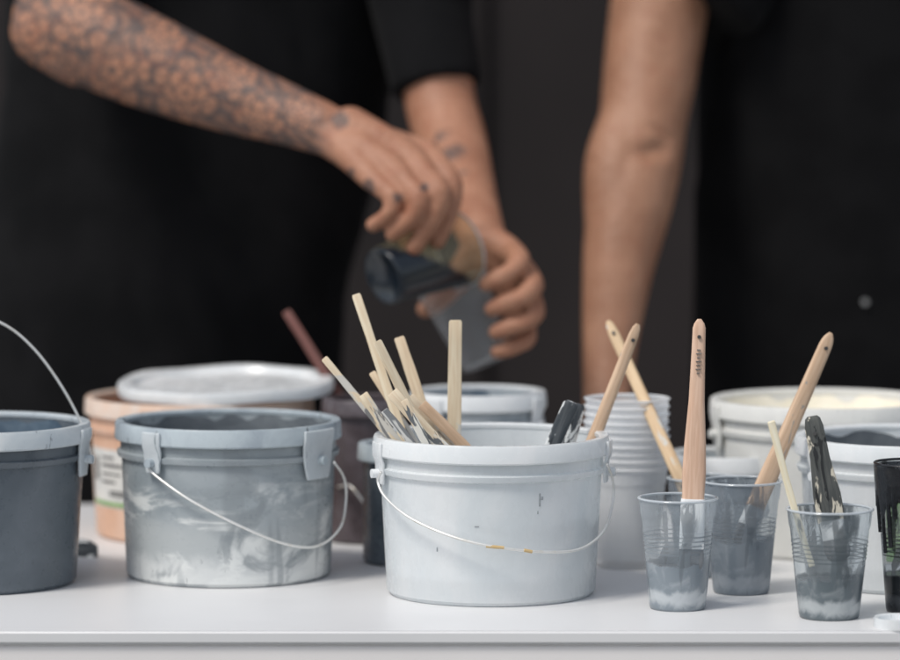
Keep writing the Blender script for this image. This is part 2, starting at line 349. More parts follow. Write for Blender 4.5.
def pourmat():
    """clear cup lying tipped: black paint pooled over its base and along the lower side"""
    m, nt, out = newmat('cup_pouring')
    tc = nd(nt, 'ShaderNodeTexCoord').outputs['Object']
    sp = nd(nt, 'ShaderNodeSeparateXYZ', {0: tc})
    s = mth(nt, 'ADD', mth(nt, 'MULTIPLY', sp.outputs[2], 1.0), mth(nt, 'MULTIPLY', sp.outputs[0], -1.35))
    s = mth(nt, 'ADD', s, mth(nt, 'MULTIPLY', noi(nt, tc, 40, 3, .8), .022))
    fac = mrange(nt, s, .050, .062, 1.0, 0.0)
    pp = nd(nt, 'ShaderNodeBsdfPrincipled', {'Base Color': (.008, .013, .020, 1), 'Roughness': .2, 'Specular IOR Level': .5})
    tr = nd(nt, 'ShaderNodeBsdfTransparent', {'Color': (.95, .88, .68, 1)})
    hz = nd(nt, 'ShaderNodeBsdfPrincipled', {'Base Color': (.55, .50, .34, 1), 'Roughness': .1, 'Specular IOR Level': .9})
    lw = nd(nt, 'ShaderNodeLayerWeight', {'Blend': .3}).outputs['Facing']
    a = nd(nt, 'ShaderNodeMixShader', {0: mth(nt, 'ADD', mth(nt, 'MULTIPLY', lw, .6), .14, clamp=True), 1: tr.outputs[0], 2: hz.outputs[0]})
    b = nd(nt, 'ShaderNodeMixShader', {0: fac, 1: a.outputs[0], 2: pp.outputs[0]})
    nt.links.new(b.outputs[0], out.inputs[0]); return m
M_cuppour = pourmat()
# ---------------------------------------------------------------- setting
def box(name, x0, x1, y0, y1, z0, z1, mat, parent=None, bev=0.0):
    bm = bmesh.new(); bmesh.ops.create_cube(bm, size=1)
    for v in bm.verts: v.co = Vector(((x0 + x1) / 2 + v.co.x * (x1 - x0), (y0 + y1) / 2 + v.co.y * (y1 - y0), (z0 + z1) / 2 + v.co.z * (z1 - z0)))
    if bev: bmesh.ops.bevel(bm, geom=bm.edges[:], offset=bev, segments=3, affect='EDGES')
    me = bpy.data.meshes.new(name); bm.to_mesh(me); bm.free(); me.materials.append(mat)
    if bev: me.shade_smooth(); me.set_sharp_from_angle(angle=math.radians(40))
    o = bpy.data.objects.new(name, me); COL.objects.link(o)
    if parent: o.parent = parent
    return o
FLOOR = -.86
fl = mk('floor', [(-6, -6, FLOOR), (6, -6, FLOOR), (6, 6, FLOOR), (-6, 6, FLOOR)], [(0, 1, 2, 3)], M_floor, smooth=False); fl["kind"] = "structure"
wl = empty('wall', (0, 2.7, FLOOR), 'dark brown-grey panelled wall behind the two people', 'wall')
box('wall_backing', -3.5, 3.7, .09, .16, 0, 3.3, M_wall, wl)
xs = [-3.4, -1.75, -.38, .06, .95, 2.3, 3.6]
for i in range(len(xs) - 1):
    p = box('wall_panel', xs[i] + .003, xs[i + 1] - .003, (i % 2) * .02, .088, 0, 3.2, M_wall, wl, .004)
fy = tab(450, 631)[0].y
tb = empty('table', (0, 0, FLOOR), 'long white table crowded with paint buckets and cups', 'table')
t = box('tabletop', -1.25, 1.25, fy, .66, -.012 - FLOOR, 0 - FLOOR, M_table, tb, .002)
t = box('table_edge', -1.245, 1.245, fy + .004, .655, -.07 - FLOOR, -.0125 - FLOOR, M_tabedge, tb, .002)
for sx in (-1.18, 1.18):
    for sy in (fy + .06, .6): box('leg', sx - .02, sx + .02, sy - .02, sy + .02, 0, -.071 - FLOOR, M_leg, tb, .003)
# ---------------------------------------------------------------- buckets
def bucket(u, vb, vr, rt, rb, label, body, rim, paint=None, level=.6, coat=.93, handle=None, brackets=(), hmat=None, name='bucket', cat='bucket', group='paint buckets on the table', ring=True, wire=.0013, tabm=None):
    base, k = tab(u, vb); s_t = (CAMY + base.y) * 1.003 / FP
    RT, RB = rt * s_t, rb * k; h = ref(u, vr, base.y).z
    e = empty(name, base, label, cat, group)
    wr = RT - .005
    rf = lambda z: RB + (wr - RB) * max(0, min(1, z / h))
    P = [(0, .004), (RB - .010, .004), (RB - .007, 0), (RB - .003, .0004), (RB, .004)]
    for i in range(1, 9): z = .004 + (h - .036) * i / 8; P.append((rf(z), z))
    if ring: P += [(rf(h - .031) + .0035, h - .0305), (rf(h - .03) + .0042, h - .028), (rf(h) + .0035, h - .0255), (rf(h), h - .024)]
    P += [(wr, h - .001), (wr - .0025, h - .001)]
    for i in range(8, 0, -1): z = .006 + (h - .012) * i / 8; P.append((rf(z) - .0025, z))
    P += [(0, .0065)]
    mk('bucket_wall', *lathe(P, 96), body, e)
    R = [(wr + .0008, h - .003), (wr - .0035, h - .002), (wr - .0040, h + .0012), (wr - .002, h + .0028), (RT - .001, h + .0028), (RT, h + .001), (RT + .0008, h - .013), (RT - .0004, h - .0145), (RT - .002, h - .013), (wr + .0008, h - .003)]
    mk('rim', *lathe(R, 96), rim, e)
    if paint:
        zl = h * level; V, F = [], []; seg = 96
        prof = [(0, zl)] + [(rf(zl) * q, zl) for q in (.2, .4, .6, .8, .93)] + [(rf(zl) - .0035, zl + .001)]
        zt = h * coat
        for i in range(1, 6): z = zl + (zt - zl) * i / 5; prof.append((rf(z) - .0034, z))
        V, F = lathe(prof, seg); VV = []
        for v in V:
            v = Vector(v)
            if v.z > zl + .002:
                f = (v.z - zl) / (zt - zl); v.z += f * (noise.noise(Vector((v.x * 45, v.y * 45, u))) * .012)
                v.z = min(v.z, h - .003)
            else: v.z += noise.noise(Vector((v.x * 30, v.y * 30, u * .1))) * .003
            VV.append(v)
        mk('paint', VV, F, paint, e, sharp=None)
    for (a, ww, hh) in brackets:
        a = math.radians(a)
        V, F = patch(lambda z: RT + .0004 if z > h - .016 else rf(z) + .004, a - ww / 2, a + ww / 2, h - hh, h - .001, .0028, 10, 6)
        # lug narrows toward its lower end, with rounded corners
        W2 = []
        for v in V:
            v = Vector(v); f = max(0.0, (h - .016 - v.z) / (hh - .016)); ang = math.atan2(v.x, -v.y); rr = v.xy.length
            ang = a + (ang - a) * (1 - .28 * f * f); W2.append((rr * math.sin(ang), -rr * math.cos(ang), v.z))
        ob = mk('handle_bracket', W2, F, tabm or rim, e)
        bv = ob.modifiers.new('b', 'BEVEL'); bv.width = .001; bv.segments = 2; bv.limit_method = 'ANGLE'; bv.angle_limit = math.radians(50)
        c = Vector(((rf(h) + .010) * math.sin(a), -(rf(h) + .010) * math.cos(a), h - .03))
        d = Vector((math.sin(a), -math.cos(a), 0))
        V, F = tube([c - d * .006, c - d * .001, c + d * .002], .0042, 14); mk('pivot', V, F, rim, e)
    if handle:
        pts = []
        for q in handle:
            if len(q) == 2:
                uu, vv = q; Rp = RT + .0065; xx = (uu - u) * s_t
                a = math.asin(max(-1, min(1, xx / Rp)))
                w = ref(uu, vv, base.y - Rp * math.cos(a)); w = w - base
            else: w = ref(q[0], q[1], base.y + q[2]) - base
            pts.append(w)
        mk('handle', *tube(crom(pts, 10), wire, 8), hmat or M_wire, e, sharp=None)
    return e, base, RT, RB, h, rf
B1 = bucket(-22, 582, 425, 114, 98, 'bucket full of dark grey paint with raised wire handle', M_b1, M_b1rim, M_pblue, .80, .96,
            [(90, 462, 0), (90, 452, 0), (82, 425, 0), (62, 387, 0), (35, 350, 0), (5, 325, 0), (-30, 315, 0), (-75, 335, 0), (-115, 385, 0), (-132, 440, 0), (-134, 462, 0)],
            [(78, .26, .046), (-90, .26, .046)], tabm=M_tab)
B2 = bucket(229, 574, 422, 113, 102, 'squat bucket smeared with grey and white paint, handle hanging', M_b2, M_b2rim, M_pgrey, .72, .97,
            [(148, 466), (156, 476), (190, 500), (240, 526), (285, 544), (318, 546), (340, 528), (346, 500), (344, 478), (334, 462)], [(-38, .20, .040), (56, .42, .048)], M_wire, tabm=M_tab)
B3 = bucket(491, 592, 437, 118, 104, 'milky white bucket holding wooden stirring sticks and brushes', M_milky, M_milkyrim, M_plight, .35, .5,
            [(381, 472), (378, 482), (386, 498), (410, 518), (450, 536), (495, 547), (545, 552), (580, 549), (603, 532), (612, 506), (613, 482), (607, 464)], [(-72, .22, .04), (80, .22, .04)], M_wire)
B4 = bucket(200, 533, 398, 114, 103, 'peach coloured bucket with a loose lid resting on top', M_peach, M_peachrim, None, handle=None, brackets=[(-20, .2, .04)])
B5 = bucket(478, 540, 393, 68, 58, 'small bucket of blue-grey paint with white rim', M_clear, M_lid, M_pblue, .82, .95, brackets=[(-40, .3, .04), (60, .3, .04)])
B6 = bucket(366, 540, 400, 44, 40, 'dark stained paint container with reddish stick', M_dark, M_dark, M_pgrey, .7, .9, [(338, 487, -.03), (350, 486, -.065), (362, 500, -.07), (378, 520, -.06)], (), name='paint_container', cat='container', ring=False)
B7 = bucket(402, 562, 445, 44, 39, 'grey translucent paint tub standing between buckets', M_b1, M_b2rim, M_pgrey, .7, .9, name='paint_container', cat='container', ring=False)
B8 = bucket(822, 548, 401, 113, 101, 'white bucket filled with cream paint', M_white, M_white, M_pcream, .86, .97, brackets=[(-75, .2, .045), (70, .2, .045)])
B9 = bucket(908, 581, 438, 114, 102, 'milky bucket with grey paint and green label', M_milky, M_milkyrim, M_pgrey, .75, .97, brackets=[(-60, .2, .045), (80, .2, .04)])
B10 = bucket(726, 552, 455, 58, 46, 'cloudy clear tub behind the paint cups', M_clear, M_lid, M_plight, .5, .8, name='paint_container', cat='container', ring=False)
# labels
def label_on(B, a0, a1, z0, z1, blocks, base=M_label):
    e, b, RT, RB, h, rf = B
    o = mk('label', *patch(rf, math.radians(a0), math.radians(a1), z0, z1, .0006), base, e)
    for (x0, x1, q0, q1, m) in blocks:
        A = math.radians(a0 + (a1 - a0) * x0); C = math.radians(a0 + (a1 - a0) * x1)
        mk('label_print', *patch(lambda z: rf(z) + .0008, A, C, z0 + (z1 - z0) * q0, z0 + (z1 - z0) * q1, .0004), m, o)
label_on(B4, -75, -30, .035, .095, [(.05, .95, .03, .10, M_green), (.1, .24, .45, .85, M_lblk), (.34, .62, .42, .47, M_lblk), (.34, .72, .56, .60, M_lblk), (.34, .8, .70, .76, M_lblk), (.34, .6, .84, .88, M_lblk), (.5, .8, .2, .3, M_lblk)])
label_on(B9, -20, 24, .03, .095, [(.03, .45, .03, .97, M_green), (.6, .9, .2, .9, M_lblk)])
# scuff on the white bucket is a dried paint mark
e, b, RT, RB, h, rf = B3
for (a, z0, z1, wa) in ((25, .092, .104, .007), (26, .098, .101, .015), (-30, .05, .054, .006), (24, .085, .088, .004), (-8, .074, .075, .02)):
    a = math.radians(a); mk('paint_mark', *patch(rf, a - wa, a + wa, z0, z1, .0004, 4, 3), M_scuff, e)
# orange-brown rust spots on the handle
for (uu, vv, du) in ((495, 547, 9), (528, 551, 4)):
    pts = []
    for q in (-1, 0, 1):
        Rp = RT + .0065; xx = (uu + q * du - 491) * (CAMY + b.y) * 1.003 / FP; a = math.asin(xx / Rp)
        pts.append(ref(uu + q * du, vv + q * .8, b.y - Rp * math.cos(a)) - b)
    mk('rust_spot', *tube(crom(pts, 4), .00155, 8), M_rust, e)
# lid on the peach bucket
e, b, RT, RB, h, rf = B4
lc = ref(226, 386, b.y); lr = 109 * (CAMY + b.y) / FP
P = [(0, .0045), (lr * .5, .0045), (lr * .84, .004), (lr * .87, .0095), (lr * .93, .0105), (lr * .985, .0095), (lr, .006), (lr * .992, -.002), (lr * .975, -.002), (lr * .97, .004), (lr * .9, .006), (lr * .85, .001), (0, .001)]
V, F = lathe(P, 80); V = [(x, y, z + noise.noise(Vector((x * 14, y * 14, 3))) * .003) for x, y, z in V]
o = mk('bucket_lid', V, F, M_lid, parent=e, loc=(lc.x - b.x, 0, h + .010)); o["label"] = 'white plastic lid lying loosely on the bucket'; o.rotation_euler = (math.radians(3), math.radians(-.8), 0)
# small lid lying on the table at the right
p, k = tab(899, 627); lr = 25 * k
P = [(0, .004), (lr * .8, .004), (lr * .84, .008), (lr, .009), (lr * 1.01, 0), (lr * .97, 0), (lr * .95, .005), (lr * .8, .0015), (0, .0015)]
o = mk('cup_lid', *lathe(P, 48), M_milkyrim, loc=p); tag(o, 'small white plastic lid lying flat on the table', 'lid')
# ---------------------------------------------------------------- cups
def cup_profile(rt, rb, h, ribs=True):
    P = [(0, .003), (rb * .8, .003), (rb * .86, 0), (rb * .97, 0), (rb, .002)]
    N = 60
    for i in range(1, N + 1):
        z = .002 + (h - .003) * i / N; r = rb + (rt - rb) * z / h
        if ribs and .52 * h < z < .70 * h: r += .0005 * math.sin(z / h * 2 * math.pi * 26)
        if z > .82 * h: r += .0008 * min(1, (z / h - .82) * 30)
        P.append((r, z))
    return P
def cup(loc, quat, rt, rb, h, mat, label, group='plastic paint cups', rimmat=None, ribs=True):
    e = empty('plastic_cup', loc, label, 'cup', group, quat)
    mk('cup_wall', *lathe(cup_profile(rt, rb, h, ribs), 64), mat, e, sharp=None)
    pts = [(rt + .0006 + .0016 * math.cos(a), h + .0012 * math.sin(a)) for a in [2 * math.pi * i / 10 for i in range(11)]]
    mk('rim', *lathe(pts, 64), rimmat or mat, e, sharp=None)
    return e
def scup(u, vb, vr, rt, rb, mat, label, rimmat=None, lvl=None, pm=None):
    p, k = tab(u, vb); h = ref(u, vr, p.y).z
    e = cup(p, None, rt * k * .99, rb * k, h, mat, label, rimmat=rimmat or M_cuprim)
    if lvl:
        R = (rb + (rt - rb) * lvl) * k * .97; rbb = rb * k * .95
        mk('paint', *lathe([(0, .0045), (rbb, .0045), (R, lvl * h), (R * .8, lvl * h - .001), (0, lvl * h - .002)], 40), pm or M_pgrey, e)
    return e, p, h
CA = scup(677.5, 608, 498, 38.5, 28, M_cupA, 'clear cup with grey and white paint holding a paintbrush', lvl=.36, pm=M_pgrey)
CB = scup(741, 592, 481, 39, 28, M_cupB, 'paint smeared cup with grey paint and a leaning brush', lvl=.45)
CC = scup(829, 617, 509, 42, 30, M_cupC, 'ribbed clear cup of dark grey paint with two brushes', lvl=.34)
CD = scup(911, 611, 463, 37, 25, M_cupD, 'cup dripping with glossy black paint', M_black, .25, M_black)
CE = scup(702, 575, 478, 34, 26, M_cupB, 'grey paint cup standing behind the front cups', lvl=.5)
# black band and drips on the black cup
e, p, h = CD
kk = tab(911, 611)[1]; rtc, rbc = 37 * kk * .99, 25 * kk
rcf = lambda z: rbc + (rtc - rbc) * z / h + .0008
V, F = patch(rcf, -math.pi, math.pi * .999, h * .74, h * .985, .0014, 96, 5)
V = [(x, y, z + (noise.noise(Vector((x * 120, y * 120, 1))) * .030 if z < h * .76 else 0)) for x, y, z in V]
mk('paint_coat', V, F, M_black, e)
for a in (-84, -66, -50, -38, -18, -4, 12, 34, 55):
    a = math.radians(a); L = random.uniform(.02, .075)
    pts = [Vector(((rcf(h * .82 - q * L)) * math.sin(a + q * .03), -(rcf(h * .82 - q * L)) * math.cos(a + q * .03), h * .82 - q * L)) for q in (0, .3, .6, 1)]
    V, F = tube(crom(pts, 4), random.uniform(.0016, .0030), 10); mk('paint_drip', V, F, M_black, e)
# stack of nested clear cups
p, k = tab(626, 566); top = ref(626, 398, p.y).z; rt, rb = 40.5 * k, 31 * k; hc = .098; n = 10; off = (top - hc) / (n - 1)
first = None
for i in range(n):
    P = cup_profile(rt, rb, hc, False)
    P = P + [(rt + .0022, hc - .0008), (rt + .0026, hc + .0006), (rt, hc + .0010), (rt - .001, hc)]
    if first is None:
        first = mk('plastic_cup', *lathe(P, 64), M_stack, loc=p); o = first
    else:
        o = first.copy(); COL.objects.link(o); o.location = p + Vector((random.uniform(-.0008, .0008), random.uniform(-.0008, .0008), off * i + random.uniform(-.0006, .0006)))
    tag(o, 'empty clear plastic cup nested in a tall stack', 'cup', 'stack of nested clear cups')
# ---------------------------------------------------------------- sticks and brushes
def stick(u0, v0, y0, u1, v1, y1, w0, w1, mat, label, th=.0010, extend=0.0, twist=0.0, name='stirring_stick', cat='stick'):
    """visible from (u0,v0) top to (u1,v1) where it enters; extend continues further down"""
    a, c = ref(u0, v0, y0), ref(u1, v1, y1); bot = c + (c - a).normalized() * extend
    L = (a - bot).length; k = (CAMY + y0) / FP; w0 *= k / 2; w1 *= k / 2
    S = []; bow = random.uniform(-.0012, .0012)
    for i in range(13):
        f = i / 12; S.append((L * (.006 + .985 * f), w1 + (w0 - w1) * f + random.uniform(-.00025, .00025), th, bow * math.sin(f * math.pi)))
    S = [(0, w1 * .8, th * .5, 0)] + S + [(L, w0 * .8, th * .5, 0)]
    o = mk(name, *blade(S, 16, 5), mat, loc=bot, quat=orient(bot, a, twist)); tag(o, label, cat, 'wooden stirring sticks'); return o
stick(356, 294, .02, 404, 440, .0, 9, 10, M_pine, 'long flat pale wooden stick standing in white bucket', extend=.10)
stick(324, 358, .0, 392, 440, .0, 7, 8, M_pine, 'slim wooden stick leaning out of white bucket', extend=.03)
stick(377, 341, -.02, 425, 442, -.02, 10, 12, M_pine, 'wooden stick with cream paint in white bucket', extend=.08, twist=.5)
stick(399, 337, .045, 432, 440, .03, 11, 12, M_pine2, 'wooden stick with grey stained end in white bucket', extend=.08)
stick(455.5, 320, .03, 455, 443, .03, 13, 15, M_pine, 'broad upright wooden stick in white bucket', extend=.09)
stick(363, 394, -.03, 398, 442, -.03, 10, 11, M_pine, 'short wooden stick leaning out of white bucket', extend=.03)
stick(392, 392, -.05, 443, 447, -.05, 13, 14, M_pine3, 'paint streaked wooden stick in white bucket', extend=.05)
stick(422, 404, .0, 463, 447, .0, 11, 12, M_handle2, 'tan wooden stick leaning in white bucket', extend=.05)
stick(404, 400, -.065, 430, 448, -.065, 8, 9, M_pine3, 'narrow paint streaked stick in white bucket', extend=.04)
stick(372, 372, .03, 412, 440, .02, 7, 8, M_pine2, 'thin grey stained stick in white bucket', extend=.06)
stick(410, 396, .01, 452, 446, .01, 9, 11, M_pine3, 'short pale wooden stick in white bucket', extend=.05, twist=.4)
stick(384, 410, -.055, 413, 446, -.055, 8, 8, M_pine2, 'thin stained splinter of wood in white bucket', extend=.03, twist=.3)
stick(286, 311, .47, 340, 400, .42, 9, 10, M_rosewood, 'reddish brown wooden stick leaning in dark container', extend=.06)
def brush(top, entry, sec, hm, label, ext=.0, fw=.011, bl=.03, fl=.022, twist=0.0, hole=True, group='paintbrushes', fm=None, bm_=None, marks=False, power=2.6):
    """top/entry = (u,v,y). sec = [(fraction, half width px, half thick m)] from top to handle end"""
    a, c = ref(*top), ref(*entry); d = (c - a).normalized(); bot = c + d * ext
    q = orient(bot, a, twist); L = (a - bot).length; k = (CAMY + top[2]) / FP
    e = empty('paintbrush', bot, label, 'paintbrush', group, q)
    hl = L - bl - fl; S = []
    for (f, w, t) in sec: S.append((L - f * hl, w * k, t))
    S = sorted(S, key=lambda s: s[0])
    Z = [s[0] for s in S]; S2 = []
    NN = 40
    for i in range(NN + 1):
        z = Z[0] + (Z[-1] - Z[0]) * i / NN
        for j in range(len(S) - 1):
            if S[j][0] <= z <= S[j + 1][0] + 1e-9:
                f = (z - S[j][0]) / max(1e-9, S[j + 1][0] - S[j][0]); S2.append((z, S[j][1] + (S[j + 1][1] - S[j][1]) * f, S[j][2] + (S[j + 1][2] - S[j][2]) * f)); break
    mk('handle', *blade(S2, 20, power), hm, e)
    if hole:
        zc = L - .016; V, F = tube([Vector((0, -.0052, zc)), Vector((0, .0052, zc))], .0017, 14); mk('hanging_hole', V, F, M_holedark, e)  # solid dark plug, nothing is cut; its colour paints the hole's inner shade
    if marks:
        for i, (zz, ww) in enumerate(((.028, .0016), (.0315, .0022), (.035, .0013), (.0385, .0022), (.042, .0018), (.0455, .0022), (.049, .0012))):
            z = L - zz
            mk('print_mark', [(-ww, -.0058, z), (ww, -.0058, z), (ww, -.0058, z + .0008), (-ww, -.0058, z + .0008), (-ww, -.0036, z), (ww, -.0036, z), (ww, -.0036, z + .0008), (-ww, -.0036, z + .0008)],
               [(0, 1, 2, 3), (4, 5, 6, 7), (0, 1, 5, 4), (2, 3, 7, 6), (1, 2, 6, 5), (0, 3, 7, 4)], M_lblk, e, smooth=False)
    mk('ferrule', *blade([(bl, fw, .004), (bl + .002, fw * 1.02, .0045), (bl + fl * .5, fw, .0046), (bl + fl - .002, fw * 1.02, .0048), (bl + fl + .001, fw * .98, .0044)], 20, 4), fm or M_ferr, e)
    S = [(0, fw * .5, .0012), (bl * .15, fw * .9, .0026), (bl * .5, fw * 1.08, .0042), (bl, fw * .98, .004)]
    mk('bristles', *blade(S, 20, 4), bm_ or M_bris, e)
    return e
HS = [(0, 2, .0012), (.012, 4.5, .002), (.05, 6.5, .003), (.16, 6.8, .0035), (.45, 8, .0042), (.7, 11, .0045), (.85, 12, .0045), (1, 11, .0042)]
yA = CA[1].y
brush((699.5, 319, yA - .008), (691, 560, yA - .020), HS, M_handle, 'upright paintbrush with pinkish wooden handle in cup', ext=.010, fw=.0110, bl=.020, fl=.044, marks=True, fm=M_ferrw)
HB = [(0, 2, .0012), (.015, 4.5, .002), (.06, 7, .003), (.2, 7.5, .0035), (.6, 8.5, .0042), (.85, 10, .0045), (1, 10, .0042)]
brush((831, 333, CB[1].y + .04), (766, 482, CB[1].y + .005), HB, M_handle2, 'worn wooden paintbrush leaning out of grey cup', ext=.065, fw=.0085, bl=.02, fl=.018, twist=.25)
brush((638, 324, .04), (594, 438, .03), [(0, 2, .0012), (.02, 4, .002), (.08, 5.5, .003), (.5, 6.2, .004), (1, 7.5, .004)], M_handle2, 'wooden paintbrush leaning out of white bucket', ext=.09, twist=.2, fw=.009)
brush((608, 321, .19), (679, 476, .10), [(0, 2, .0012), (.02, 4, .002), (.08, 5.5, .003), (.5, 6, .004), (1, 7, .004)], wood('pine_worn', (.74, .56, .36), (.6, .42, .26), (.62, .6, .55), .45), 'slim wooden paintbrush standing in grey cup', ext=.06, fw=.008, bl=.02, fl=.016)
brush((812, 416, CC[1].y + .02), (829, 506, CC[1].y + .01), [(0, 5, .0012), (.02, 7.5, .002), (.1, 9.5, .0024), (.4, 10, .003), (.75, 14, .003), (1, 14, .003)], M_darkst, 'flat paintbrush handle smeared with dark paint in cup', ext=.05, fw=.011, bl=.02, fl=.016, twist=-.15, power=4)
stick(771, 421, CC[1].y - .0, 806, 545, CC[1].y - .012, 8, 6, wood('cream_painted_stick', (.74, .66, .48), (.8, .76, .62), (.6, .42, .18), .35), 'slim cream painted stick leaning in cup', th=.0018, extend=.02)
brush((572, 402, .0), (552, 446, .01), [(0, 5, .002), (.03, 8, .0025), (.3, 8, .003), (1, 7, .0035)], M_stripe, 'brush handle streaked with white and dark paint', ext=.08, fw=.009, hole=False)
brush((580, 404, .03), (568, 446, .03), [(0, 4, .002), (.03, 6, .0025), (.3, 7, .003), (1, 7, .0035)], M_stripe, 'paint caked brush handle leaning in bucket', ext=.08, fw=.009, hole=False, twist=.4)
# brush lying on the table behind the left bucket
p, k = tab(70, 556)
a = p + Vector((-.10, .05, .008)); bb = p + Vector((.028, -.01, .006))
e = empty('paintbrush', bb, 'used paintbrush lying flat on the table', 'paintbrush', 'paintbrushes', orient(bb, a))
mk('bristles', *blade([(0, .006, .002), (.01, .011, .004), (.03, .0115, .0045)], 16, 4), M_stripe, e)
mk('ferrule', *blade([(.03, .0112, .0046), (.05, .0112, .0048)], 16, 4), M_ferr, e)
mk('handle', *blade([(.05, .010, .0044), (.08, .006, .004), (.13, .006, .004), (.14, .003, .002)], 16, 3), M_handle2, e)
# ---------------------------------------------------------------- people
def chain(bm, pts):
    for p, r in pts:
        bmesh.ops.create_icosphere(bm, subdivisions=3, radius=r, matrix=Matrix.Translation(p))
    for (a, ra), (b, rb) in zip(pts, pts[1:]):
        d = b - a; L = d.length
        if L < 1e-5: continue
        M = Matrix.Translation((a + b) / 2) @ d.to_track_quat('Z', 'Y').to_matrix().to_4x4()
        bmesh.ops.create_cone(bm, cap_ends=True, segments=28, radius1=ra, radius2=rb, depth=L, matrix=M)
def schain(bm, pts, n=4):
    """chain whose centre line and radius follow a smooth curve"""
    C = crom([p for p, r in pts], n); R = crom([Vector((r, 0, 0)) for p, r in pts], n)
    chain(bm, [(c, r.x) for c, r in zip(C, R)])
def loft(bm, levels, n=40):
    rings = []
    for (c, rx, ry) in levels:
        rings.append([bm.verts.new((c.x + rx * math.copysign(abs(math.cos(a)) ** .85, math.cos(a)), c.y + ry * math.sin(a), c.z)) for a in [2 * math.pi * i / n for i in range(n)]])
    for A, B in zip(rings, rings[1:]):
        for i in range(n): bm.faces.new((A[i], A[(i + 1) % n], B[(i + 1) % n], B[i]))
    bm.faces.new(rings[0]); bm.faces.new(rings[-1])
def remesh(bm, vox, it):
    bmesh.ops.recalc_face_normals(bm, faces=bm.faces)
    me = bpy.data.meshes.new('tmp'); bm.to_mesh(me); bm.free()
    o = bpy.data.objects.new('tmp', me); COL.objects.link(o)
    m = o.modifiers.new('r', 'REMESH'); m.mode = 'VOXEL'; m.voxel_size = vox
    s = o.modifiers.new('s', 'SMOOTH'); s.factor = .5; s.iterations = it
    dg = bpy.context.evaluated_depsgraph_get(); dg.update()
    r = bpy.data.meshes.new_from_object(o.evaluated_get(dg))
    V = [v.co.copy() for v in r.vertices]; N = [v.normal.copy() for v in r.vertices]; F = [tuple(p.vertices) for p in r.polygons]
    bpy.data.objects.remove(o); bpy.data.meshes.remove(me); bpy.data.meshes.remove(r)
    return V, F, N
def P_(u, v, y, r): return (ref(u, v, y), r)
def person(f, shirtbm, trbm, skinm, label, headc, fold_seed, it=5, dents=()):
    V, F, N = remesh(f, .0026, it)
    for i, v in enumerate(V):
        for (c, ax, w1, w2, dep) in dents:      # shallow folds of the elbow and wrist: centre, direction along the fold
            q = v - c
            if q.length < w1 * 1.6:
                al = q.dot(ax); pr = (q - ax * al); pr = pr - N[i] * pr.dot(N[i])
                V[i] = V[i] - N[i] * dep * math.exp(-(al / w1) ** 2 * 2) * math.exp(-(pr.length / w2) ** 2)
    me = bpy.data.meshes.new('person'); me.from_pydata(V, [], F); me.update(); me.shade_smooth(); me.materials.append(skinm)
    o = bpy.data.objects.new('person', me); COL.objects.link(o)
    tag(o, label, 'person')
    V, F, N = remesh(shirtbm, .007, 4)
    W = []
    for v, nn in zip(V, N):
        q = Vector((v.x * 7 + v.z * 3 + fold_seed, v.y * 4, v.z * 3.2))
        d = noise.noise(q) * .012 + abs(noise.noise(q * 2.3)) * .008
        W.append(v + nn * max(-.003, d))
    s = mk('t_shirt', W, F, M_shirt, o, sharp=None)
    V, F, N = remesh(trbm, .014, 3); mk('trousers', V, F, M_trouser, o, sharp=None)
    hb = bmesh.new(); bmesh.ops.create_icosphere(hb, subdivisions=4, radius=1)
    for vv in hb.verts:
        n0 = vv.co.copy(); vv.co = Vector((n0.x * .092, n0.y * .112 + .012, max(n0.z, -.25 - .5 * n0.y if n0.y < 0 else -.6) * .125)) * (1 + .03 * noise.noise(n0 * 6)) + Vector((0, 0, .035))
    me = bpy.data.meshes.new('hair'); hb.to_mesh(me); hb.free(); me.shade_smooth(); me.materials.append(M_hair)
    hobj = bpy.data.objects.new('hair', me); COL.objects.link(hobj); hobj.parent = o; hobj.location = headc
    return o, s
def head(bm, c, neck):
    chain(bm, [(c + Vector((0, .01, .035)), .092), (c + Vector((0, -.02, -.02)), .074), (c + Vector((0, -.04, -.07)), .05)])
    chain(bm, [(c + Vector((0, -.105, .0)), .010), (c + Vector((0, -.118, -.028)), .015)])
    for s in (-1, 1):
        chain(bm, [(c + Vector((s * .088, .01, .0)), .015), (c + Vector((s * .084, .012, -.03)), .011)])
        chain(bm, [(c + Vector((s * .02, -.094, .018)), .012), (c + Vector((s * .055, -.084, .02)), .011)])
    chain(bm, [(c + Vector((-.02, -.092, -.06)), .008), (c + Vector((.02, -.092, -.06)), .008)])
    chain(bm, [(c + Vector((0, .02, -.05)), .058), (neck, .065)])
def legs(bm, tbm, hx, yy, ztop, core_top):
    chain(bm, [(core_top, .07), (Vector((hx, yy, ztop + .05)), .07)])
    for s in (-1, 1):
        hip = Vector((hx + s * .10, yy, ztop)); knee = Vector((hx + s * .11, yy - .01, (ztop + FLOOR) / 2 + .02)); ank = Vector((hx + s * .11, yy + .02, FLOOR + .08))
        chain(tbm, [(hip, .10), (knee, .075), (ank, .06)])
        chain(bm, [(hip, .08), (knee, .055), (ank, .045), (Vector((ank.x, ank.y + .02, FLOOR + .04)), .036), (Vector((ank.x, ank.y - .15, FLOOR + .035)), .032)])
